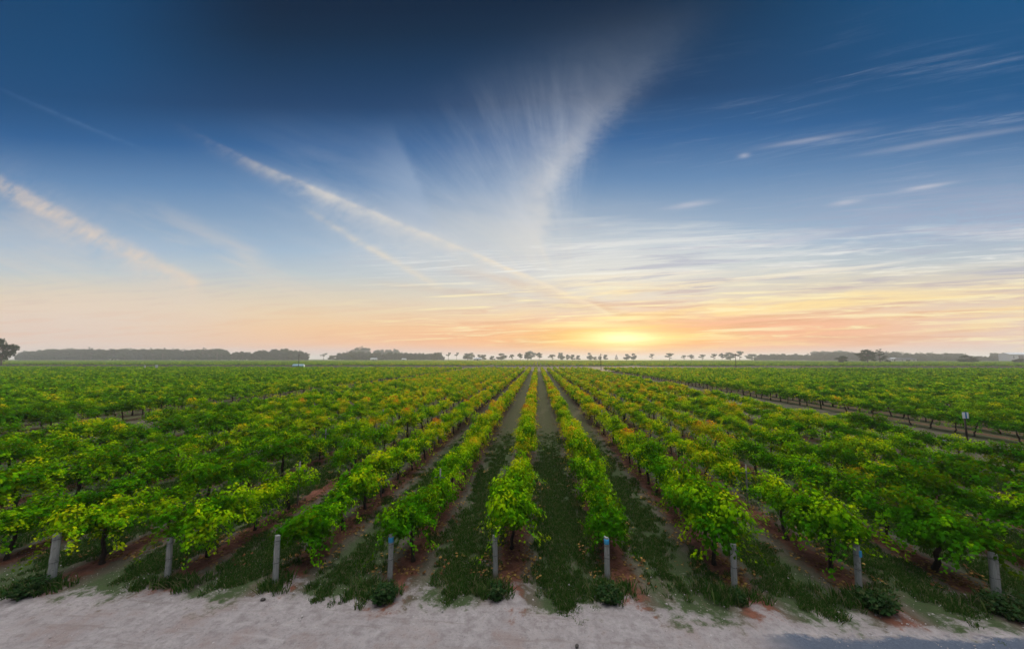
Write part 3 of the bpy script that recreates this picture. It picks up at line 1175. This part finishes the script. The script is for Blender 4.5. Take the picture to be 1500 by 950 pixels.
# ------------------------------------------------------------------ weeds at the post feet
def weed_mesh(seed, rad, hgt_, n):
    r = random.Random(seed)
    P, N, D, Z, A = [], [], [], [], []
    for s in range(n):
        a = r.uniform(0, math.tau)
        le = r.uniform(.1, 1.0)
        L = hgt_ * r.uniform(.35, 1.0) * (1.5 if r.random() < .08 else 1)
        dirv = Vector((math.cos(a) * math.sin(le) * rad / hgt_ * 1.2, math.sin(a) * math.sin(le) * rad / hgt_ * 1.2, math.cos(le)))
        b0 = Vector((math.cos(a) * r.random() * rad * .4, math.sin(a) * r.random() * rad * .4, 0))
        for i in range(9):
            t = (i + .5) / 9
            q = b0 + dirv * L * t + Vector((r.gauss(0, .02), r.gauss(0, .02), r.gauss(0, .02)))
            P.append(q)
            N.append((r.gauss(0, .6), r.gauss(0, .6), 1))
            D.append((math.cos(a) + r.gauss(0, .6), math.sin(a) + r.gauss(0, .6), .5))
            Z.append(r.uniform(.035, .07))
            A.append(min(1, max(0, r.gauss(.4, .2) + .2 * t)))
    return leaves_mesh('weed', P, N, D, Z, A, M['weed_leaf'], 1)


WE = [((560, 884), .30, .42, 130, 'dark leafy weed tuft at the foot of the blue banded post before the roundest vine'),
      ((727, 880), .19, .36, 90, 'small dark weed tuft at the foot of the plain middle post'),
      ((893, 882), .30, .36, 120, 'dark weed clump at the foot of the blue topped post beside the central alley'),
      ((1085, 886), .20, .26, 70, 'low weed clump at the foot of the plain rough grey post'),
      ((1290, 896), .42, .42, 150, 'broad dark weed clump beside the post with a small blue tag'),
      ((1490, 905), .50, .45, 170, 'dark weed clump below the rightmost end post'),
      ((36, 872), .45, .38, 160, 'low dark weed clump beside the leftmost end post')]
for k, (p_, r_, h_, n_, lb) in enumerate(WE):
    xg, yg = ground_at(*p_)
    ob = link(bpy.data.objects.new('weed_clump', weed_mesh(k + 1, r_, h_, n_)))
    ob.location = (xg, yg + .08, 0)
    tag(ob, lb, 'weed', 'weed clumps at the feet of the end posts')

# stones on the headland
import bmesh


def stone(seed, size):
    r = random.Random(seed)
    bm = bmesh.new()
    bmesh.ops.create_icosphere(bm, subdivisions=2, radius=1)
    for v_ in bm.verts:
        k = 1 + .25 * noise.noise(v_.co * 1.7 + Vector((seed * 3.1, 0, 0))) + .1 * noise.noise(v_.co * 4)
        v_.co = Vector((v_.co.x * k * size, v_.co.y * k * size * .75, v_.co.z * k * size * .55))
    me = bpy.data.meshes.new('stone')
    bm.to_mesh(me)
    bm.free()
    me.materials.append(M['stone'])
    return me


for k, (px, py, sz, lb) in enumerate([(385, 878, .06, 'dark stone on the pale sand near the third end post'),
                                      (845, 946, .05, 'small dark stone at the bottom edge of the sandy headland'),
                                      (822, 896, .035, 'tiny dark stone on the sand just in front of the central grass alley')]):
    xg, yg = ground_at(px, py)
    ob = link(bpy.data.objects.new('stone', stone(k + 1, sz)))
    ob.location = (xg, yg, sz * .2)
    ob.rotation_euler = (0, 0, k)
    tag(ob, lb, 'stone', 'loose stones on the headland')
peb = [stone(30 + i, 1.0) for i in range(4)]
sandst = bpy.data.materials.new('pebble')
pts, idx, rot, scl = [], [], [], []
for k in range(5000):
    x, y = rg.uniform(-15, 15), rg.uniform(6.2, 10.2)
    pts.append((x, y, .0))
    idx.append(rg.randrange(4))
    rot.append(rg.uniform(0, 6))
    scl.append(min(.03, .004 + rg.expovariate(220)))
m, nt, o = new_mat('pale_pebble')
pos, _ = world_pos(nt)
nz = noise_n(nt, pos, 9, 2)
pbr(nt, o, mixc(nt, nz, (.16, .12, .11), (.60, .56, .54)), .9, .2)
for pm in peb:
    pm.materials.clear()
    pm.materials.append(m)
scatter('gravel', peb, pts, idx, rot, scl, 'small loose pebbles and clods strewn over the sandy headland', 'gravel')

# fallen leaves
m = leaf_material('fallen_leaf', [(0, (.06, .03, .015, 1)), (.6, (.16, .08, .03, 1)), (1, (.34, .22, .06, 1))], False, .1, (.3, .2, .05, 1), .8)
lt = []
for i in range(4):
    r = random.Random(900 + i)
    n_ = 7
    lt.append(leaves_mesh('fallen', [(r.gauss(0, .12), r.gauss(0, .12), .012 + r.random() * .01) for _ in range(n_)],
                          [(r.gauss(0, .25), r.gauss(0, .25), 1) for _ in range(n_)], [(r.gauss(0, 1), r.gauss(0, 1), 0) for _ in range(n_)],
                          [r.uniform(.04, .08) for _ in range(n_)], [r.random() for _ in range(n_)], m, 1))
pts, idx, rot, scl = [], [], [], []
while len(pts) < 4200:
    i = rg.randrange(-3, 12)
    x, y = row_x(i) + rg.gauss(0, .42), 9.5 + 22 * rg.random() ** 1.2
    pts.append((x, y, .03))
    idx.append(rg.randrange(4))
    rot.append(rg.uniform(0, 6.28))
    scl.append(rg.uniform(.7, 1.2))
scatter('leaf_litter', lt, pts, idx, rot, scl, 'dry fallen vine leaves lying on the red soil under the rows', 'leaf litter')

# ------------------------------------------------------------------ trees
def tree_meshes(seed, kind):
    """Unit: metres, about 13 m high."""
    r = random.Random(seed)
    Ht = 13.0
    b = MB()
    base_h = {'round': .16, 'flat': .34, 'pine': .16, 'loose': .40}[kind]
    top = Vector((r.uniform(-.4, .4), r.uniform(-.4, .4), Ht * (.55 if kind != 'pine' else .9)))
    b.tube([(0, 0, -.3), (r.uniform(-.2, .2), r.uniform(-.2, .2), Ht * .25), top], [.38, .28, .08], 7, jit=.08)
    cl = []
    nl = {'round': 18, 'flat': 14, 'pine': 14, 'loose': 9}[kind]
    for k in range(nl):
        a = k * 2.4 + r.uniform(-.4, .4)
        t = (k + .5) / nl
        if kind == 'pine':
            zz = Ht * (base_h + (1 - base_h) * t)
            rr = 3.2 * (1 - t) ** .8 + .5
            cr = 1.7 * (1 - t * .55)
        elif kind == 'flat':
            zz = Ht * r.uniform(.34, .88)
            rr = r.uniform(.4, 4.4) * (1.1 if zz > Ht * .5 else .7)
            cr = r.uniform(1.4, 2.2)
        elif kind == 'round':
            zz = Ht * r.uniform(.24, .86)
            rr = 4.3 * math.sqrt(max(.05, 1 - ((zz / Ht - .52) / .38) ** 2)) * r.uniform(.45, .95)
            cr = r.uniform(1.6, 2.4)
        else:
            zz = Ht * r.uniform(.36, .92)
            rr = r.uniform(.4, 3.8)
            cr = r.uniform(1.0, 1.7)
        c_ = Vector((math.cos(a) * rr, math.sin(a) * rr, zz))
        cl.append((c_, cr))
        s0 = Vector((top.x * .5, top.y * .5, min(zz * .7, Ht * .5)))
        b.tube([s0, (s0 + c_) / 2 + Vector((0, 0, .3)), c_], [.13, .09, .04], 5)
    P, N, D, Z, A = [], [], [], [], []
    for c_, cr in cl:
        for i in range(int(120 * (cr / 1.7) ** 2)):
            dv_ = Vector((r.gauss(0, 1), r.gauss(0, 1), r.gauss(0, 1))).normalized()
            q = c_ + Vector((dv_.x * cr, dv_.y * cr, dv_.z * cr * .72)) * (r.random() ** .45)
            P.append(q)
            N.append(dv_ + Vector((r.gauss(0, .5), r.gauss(0, .5), r.gauss(0, .5) + .3)))
            D.append((r.gauss(0, 1), r.gauss(0, 1), r.gauss(0, .6)))
            Z.append(r.uniform(.35, .65))
            A.append(min(1, max(0, .45 + dv_.z * .15 + r.gauss(0, .15))))
    return leaves_mesh('tree_crown', P, N, D, Z, A, M['tree_leaf'], 2), b.mesh('tree_trunk', M['tbark'], True)


KINDS = ['round', 'flat', 'round', 'loose', 'pine', 'flat', 'round']
TM = [tree_meshes(40 + i, k) for i, k in enumerate(KINDS)]


def place(px, base_y, dist):
    """ground point seen at column px at distance dist along the rows"""
    r = ray(px, base_y)
    return r.x / r.y * dist, dist


def tree(px, ypx_top, wpx, kind, label, dist=640, group='trees on the horizon', y0=529):
    dist *= 1.5 if 500 < dist < 1200 else 1.0
    x, y = place(px, y0, dist)
    r = ray(px, ypx_top)
    top = H + r.z / r.y * y
    q = random.choice([i for i, k in enumerate(KINDS) if k == kind])
    crown, trunk = TM[q]
    zz = top / 13.0 * (1.08 if kind != 'pine' else 1.0)
    nat = {'round': 9.8, 'flat': 12.5, 'loose': 9.0, 'pine': 8.6}[kind]
    wid = wpx * 1.0 / F * y / nat
    root = empty('tree', (x, y, 0), random.uniform(-.3, .3), (wid, wid, zz))
    tag(root, label, 'tree', group)
    link(bpy.data.objects.new('crown', crown), root)
    link(bpy.data.objects.new('trunk', trunk), root)
    return root


HT = [  # column, top, width, kind, distance
    (657, 516, 9, 'loose', 640), (669, 516, 8, 'loose', 640), (685, 517, 16, 'round', 620), (701, 519, 12, 'round', 630), (708, 519, 10, 'round', 640),
    (721, 521, 9, 'round', 630), (734, 517, 17, 'round', 610), (750, 519, 10, 'flat', 640), (762, 517, 11, 'flat', 640), (773, 515, 12, 'round', 610),
    (790, 516, 13, 'flat', 640), (809, 519, 14, 'flat', 650), (824, 520, 8, 'round', 660), (832, 519, 7, 'round', 660), (839, 519, 8, 'round', 650),
    (847, 520, 7, 'round', 650), (866, 521, 8, 'round', 650), (872, 522, 6, 'round', 660), (879, 521, 6, 'round', 650), (887, 519, 7, 'round', 650), (903, 519, 5, 'pine', 640),
    (918, 518, 11, 'round', 650), (928, 517, 9, 'round', 650), (955, 518, 9, 'flat', 820), (981, 517, 15, 'flat', 640), (1002, 520, 9, 'flat', 760),
    (1013, 519, 12, 'flat', 740), (1029, 519, 12, 'flat', 700), (1046, 518, 11, 'flat', 660), (1058, 517, 10, 'flat', 650), (1070, 516, 17, 'round', 640),
    (1084, 514, 13, 'flat', 650), (1102, 518, 18, 'round', 760)]
for k, (px, ty, w_, kd, ds) in enumerate(HT):
    if px < 800:
        where = f'{ORD[k]} from the left in the gapped tree line left of the sun'
    elif px < 880:
        where = f'{ORD[k - 11]} from left between where rows converge and the thin pole'
    elif px < 960:
        where = f'{ORD[k - 19]} to the right of the thin pole beneath the sun'
    else:
        where = f'{ORD[k - 24]} rightwards in the hazy tree line right of the sun'
    kw = {'flat': 'flat-crowned tree', 'round': 'round-crowned tree', 'loose': 'thin open tree', 'pine': 'tiny narrow tree'}[kd]
    tree(px, ty, w_, kd, f'{kw}, {where}', ds)
# a fainter, farther line behind
for k, (px, ty, w_, lb) in enumerate([(778, 514, 16, 'faint far tree rising in the mist above where the rows meet'), (821, 516, 9, 'faint far tree in the mist left of the sun'),
                                      (863, 516, 8, 'faint far tree in the mist just left of the thin pole'), (690, 516, 12, 'faint far tree in the mist behind the farm house'),
                                      (1238, 514, 22, 'faint far tree with domed crown left of the two dark pines'), (1195, 514, 18, 'faint far tree with low domed crown above the right wood')]):
    tree(px, ty, w_, 'round', lb, 1250, 'faint far trees in the mist', 528)
tree(1235, 521, 15, 'round', 'dark bushy tree in front of the right wood, left of the two dark pines', 420, y0=531)
tree(1271, 512, 22, 'round', 'dark broad tree, left one of the tallest pair before the right wood', 430, y0=531)
tree(1289, 511, 18, 'pine', 'dark pointed tree, right one of the tallest pair before the right wood', 430, y0=531)
tree(1418, 520, 20, 'round', 'dark bushy tree before the right wood, towards the right edge', 450, y0=531)
tree(1497, 525, 16, 'round', 'low dark tree at the right edge of the picture', 450, y0=531)
tree(2, 496, 30, 'round', 'big dark leafy tree cut off by the left edge of the picture', 260, y0=531)
tree(448, 516, 16, 'flat', 'spreading tree at the right end of the left wood', 560, y0=530)
tree(474, 517, 12, 'loose', 'pale slender tree standing in the gap between the two left woods', 760, y0=529)
tree(487, 520, 14, 'round', 'small round tree at the left end of the middle wood', 600, y0=529)
tree(342, 515, 12, 'loose', 'open tree with sky showing through, in the thin stretch of the left wood', 600, y0=530)
tree(355, 515, 10, 'flat', 'second open tree in the thin stretch of the left wood', 600, y0=530)

# woods that read as one mass
tall = [join_meshes([(TM[i][0], I4, 0), (TM[i][1], I4, 1)], [M['tree_leaf'], M['tbark']], 'wood_tree') for i in (0, 2, 4, 6)]


def wood(name, spans, label):
    pts, idx, rot, scl = [], [], [], []
    for (x0, x1, ytop, d0, d1, dens) in spans:
        n = int((x1 - x0) * dens)
        for k in range(n):
            px = x0 + (x1 - x0) * (k + random.random()) / n
            ds = random.uniform(d0, d1) * 1.45
            x, y = place(px, 529, ds)
            top = (H + ray(px, ytop + .8 + random.choice((random.uniform(-2.2, 1.0), random.uniform(-.5, 4.5)))).z / ray(px, ytop).y * y)
            pts.append((x, y, 0))
            idx.append(random.randrange(4))
            rot.append(random.uniform(0, 6.28))
            edge = min(1, (px - x0) / 12 + .45, (x1 - px) / 12 + .45)
            scl.append(max(.3, top / 12.2) * edge * random.choice((1, 1, .92, 1.07)))
    scatter(name, tall, pts, idx, rot, scl, label, 'woodland')


wood('left_woodland', [(24, 66, 514.5, 560, 640, 1.3), (60, 240, 512, 560, 640, 1.3), (228, 336, 512.5, 560, 640, 1.3), (334, 370, 516.5, 560, 620, .7), (366, 450, 514, 560, 620, 1.4), (392, 425, 511, 590, 640, .6)],
     'long even hazy wood along the left horizon')
wood('middle_woodland', [(492, 560, 516, 620, 680, 1.2), (505, 650, 517, 620, 700, 1.2), (510, 545, 510.5, 900, 1000, .7), (545, 590, 513, 900, 1000, .6)],
     'hazy wood on the horizon between the mast and the gapped trees')
wood('right_woodland', [(1105, 1210, 519, 640, 720, 1.2), (1190, 1330, 516.5, 600, 680, 1.2), (1320, 1420, 518, 560, 620, 1.2), (1400, 1500, 522, 540, 600, 1.2), (1340, 1400, 522, 520, 540, .6),
                        (1190, 1250, 514, 900, 980, .7), (1450, 1475, 518, 560, 600, .6)], 'hazy wood along the right horizon')


# ------------------------------------------------------------------ buildings far behind
def shed(px, base_y, dist, w_, h_, dp, roof, walls, label, cat='shed', name='shed', rz=0.0, pitch=.35):
    x, y = place(px, base_y, dist)
    root = empty(name, (x, y, 0), rz)
    tag(root, label, cat)
    b = MB()
    b.box(-w_ / 2, w_ / 2, -dp / 2, dp / 2, -.2, h_)
    b.add([(-w_ / 2, -dp / 2, h_), (-w_ / 2, dp / 2, h_), (-w_ / 2, 0, h_ + dp / 2 * pitch)], [(0, 1, 2)])
    b.add([(w_ / 2, -dp / 2, h_), (w_ / 2, dp / 2, h_), (w_ / 2, 0, h_ + dp / 2 * pitch)], [(2, 1, 0)])
    b.obj('wall', walls, root)
    b = MB()
    e = .5
    for s_ in (-1, 1):
        b.add([(-w_ / 2 - e, s_ * (dp / 2 + e), h_ - e * pitch + .05), (w_ / 2 + e, s_ * (dp / 2 + e), h_ - e * pitch + .05), (w_ / 2 + e, 0, h_ + dp / 2 * pitch + .05),
               (-w_ / 2 - e, 0, h_ + dp / 2 * pitch + .05), (-w_ / 2 - e, s_ * (dp / 2 + e), h_ - e * pitch + .2), (w_ / 2 + e, s_ * (dp / 2 + e), h_ - e * pitch + .2),
               (w_ / 2 + e, 0, h_ + dp / 2 * pitch + .2), (-w_ / 2 - e, 0, h_ + dp / 2 * pitch + .2)],
              [(0, 1, 2, 3), (7, 6, 5, 4), (0, 4, 5, 1), (1, 5, 6, 2), (0, 3, 7, 4)])
    b.obj('roof', roof, root)
    b = MB()
    b.box(-w_ * .12, w_ * .12, -dp / 2 - .06, -dp / 2 + .02, 0, h_ * .8)
    b.obj('door', M['doordark'], root)
    for sx_ in (-.33, .33):
        b = MB()
        b.box(w_ * sx_ - .6, w_ * sx_ + .6, -dp / 2 - .05, -dp / 2 + .02, h_ * .4, h_ * .8)
        b.obj('window', M['doordark'], root)
    return root


shed(167, 530, 840, 18, 4.6, 10, M['white'], M['wallpale'], 'low white roofed shed in front of the left wood')
shed(548, 529, 870, 16, 5.0, 10, M['roofpale'], M['wallpale'], 'small pale shed under the middle wood')
shed(700, 529, 870, 19, 5.5, 11, M['roofpale'], M['wallpale'], 'pale farm house among the gapped trees left of the sun', 'house', 'farm_house')
shed(592, 529, 870, 10, 4.5, 8, M['roofpale'], M['wallpale'], 'tiny pale hut near the right end of the middle wood', 'hut', 'hut')
shed(1308, 530, 640, 10, 5.5, 7, M['roofpale'], M['white'], 'small white gabled shed right of the two tallest dark trees')
shed(1326, 530, 635, 27, 4.6, 10, M['roofdark'], M['wallpale'], 'long low barn with a dark roof in front of the right wood', 'barn', 'barn')
shed(1488, 530, 780, 40, 14.0, 18, M['roofpale'], M['white'], 'large pale industrial shed at the right edge behind the wood', 'shed', 'industrial_shed')

# ------------------------------------------------------------------ poles, tank, sign
for (px, lb) in ((880.5, 'tall thin dark utility pole at the cross track beneath the sun glow'), (1078.5, 'tall thin dark utility pole at the cross track before the hazy right trees')):
    x, y = place(px, 541, 176.5)
    root = empty('utility_pole', (x, y, 0))
    tag(root, lb, 'pole', 'utility poles beside the cross track')
    b = MB()
    b.tube([(0, 0, -.3), (0, 0, 4), (.02, 0, 8.0)], [.15, .13, .10], 8)
    b.obj('shaft', M['polewood'], root, True)
    b = MB()
    b.box(-.8, .8, -.06, .06, 7.3, 7.42)
    b.obj('cross_arm', M['polewood'], root)
    for s_ in (-.65, 0.0, .65):
        b = MB()
        b.tube([(s_, 0, 7.42), (s_, 0, 7.5), (s_, 0, 7.62)], [.03, .06, .03], 7)
        b.obj('insulator', M['white'], root, True)

x, y = place(437, 541, 174.5)
root = empty('water_tank', (x, y, 0))
tag(root, 'pale blue tank on legs with a thin dark mast, on the cross track at left', 'tank')
b = MB()
n = 14
b.tube([(-2.9, 0, 1.75), (-2.8, 0, 1.75), (2.8, 0, 1.75), (2.9, 0, 1.75)], [.7, .95, .95, .7], 18)
b.obj('barrel', M['tank'], root, True)
b = MB()
for sx_ in (-2.2, 0, 2.2):
    b.box(sx_ - .12, sx_ + .12, -.8, .8, 0, 1.1)
b.box(-2.9, 2.9, -.85, -.7, .75, .95)
b.box(-2.9, 2.9, .7, .85, .75, .95)
b.obj('cradle', M['tank'], root)
b = MB()
b.tube([(.7, -1.1, -.2), (.7, -1.1, 4), (.7, -1.1, 8.2)], [.13, .11, .09], 8)
b.obj('mast', M['polewood'], root, True)
b = MB()
b.box(.1, 1.3, -1.16, -1.04, 7.2, 7.32)
b.obj('mast_arm', M['polewood'], root)

for (px, w_, h_, lb) in ((212, .7, 1.6, 'small white marker board among vines at left, the left one of two'), (229, 1.3, 1.9, 'pale marker board among vines at left, the right one of two')):
    x, y = place(px, 541, 150)
    root = empty('marker_board', (x, y, 0))
    tag(root, lb, 'sign', 'marker boards near the cross track')
    b = MB()
    b.box(-.05, .05, -.05, .05, -.1, 1.3 + h_ * .6)
    b.obj('post', M['timber'], root)
    b = MB()
    b.box(-w_ / 2, w_ / 2, -.09, -.051, 1.3, 1.3 + h_ * .75)
    b.obj('board', M['white'], root)

x, y = ground_at(1417, 645)
root = empty('row_sign', (x, y, 0), 0)
tag(root, 'small white sign with a blue stripe on a dark post beside the right track', 'sign')
b = MB()
b.tube([(0, 0, -.1), (0, 0, 1.0), (0, 0, 1.85)], [.055, .05, .045], 9)
b.obj('post', M['polewood'], root, True)
b = MB()
b.box(-.19, .19, -.075, -.052, 1.48, 1.88)
b.obj('board', M['white'], root)
b = MB()
b.box(-.03, .07, -.080, -.0755, 1.485, 1.875)
b.obj('blue_stripe', M['signblue'], root)

# ------------------------------------------------------------------ haze: a thin box of air over the plain
hz = MB()
hz.box(-4200, 4200, -4200, 4200, -2.0, 37.0)
m, nt, o = new_mat('haze_air')
vol = nt.nodes.new('ShaderNodeVolumePrincipled')
vol.inputs['Color'].default_value = (.80, .86, .94, 1)
vol.inputs['Density'].default_value = 0.00028
vol.inputs['Anisotropy'].default_value = 0.2
nt.links.new(vol.outputs[0], o.inputs['Volume'])
ho = hz.obj('haze', m)
tag(ho, 'pale morning mist lying over the vineyard', None, None, 'stuff')
ho['category'] = 'haze'
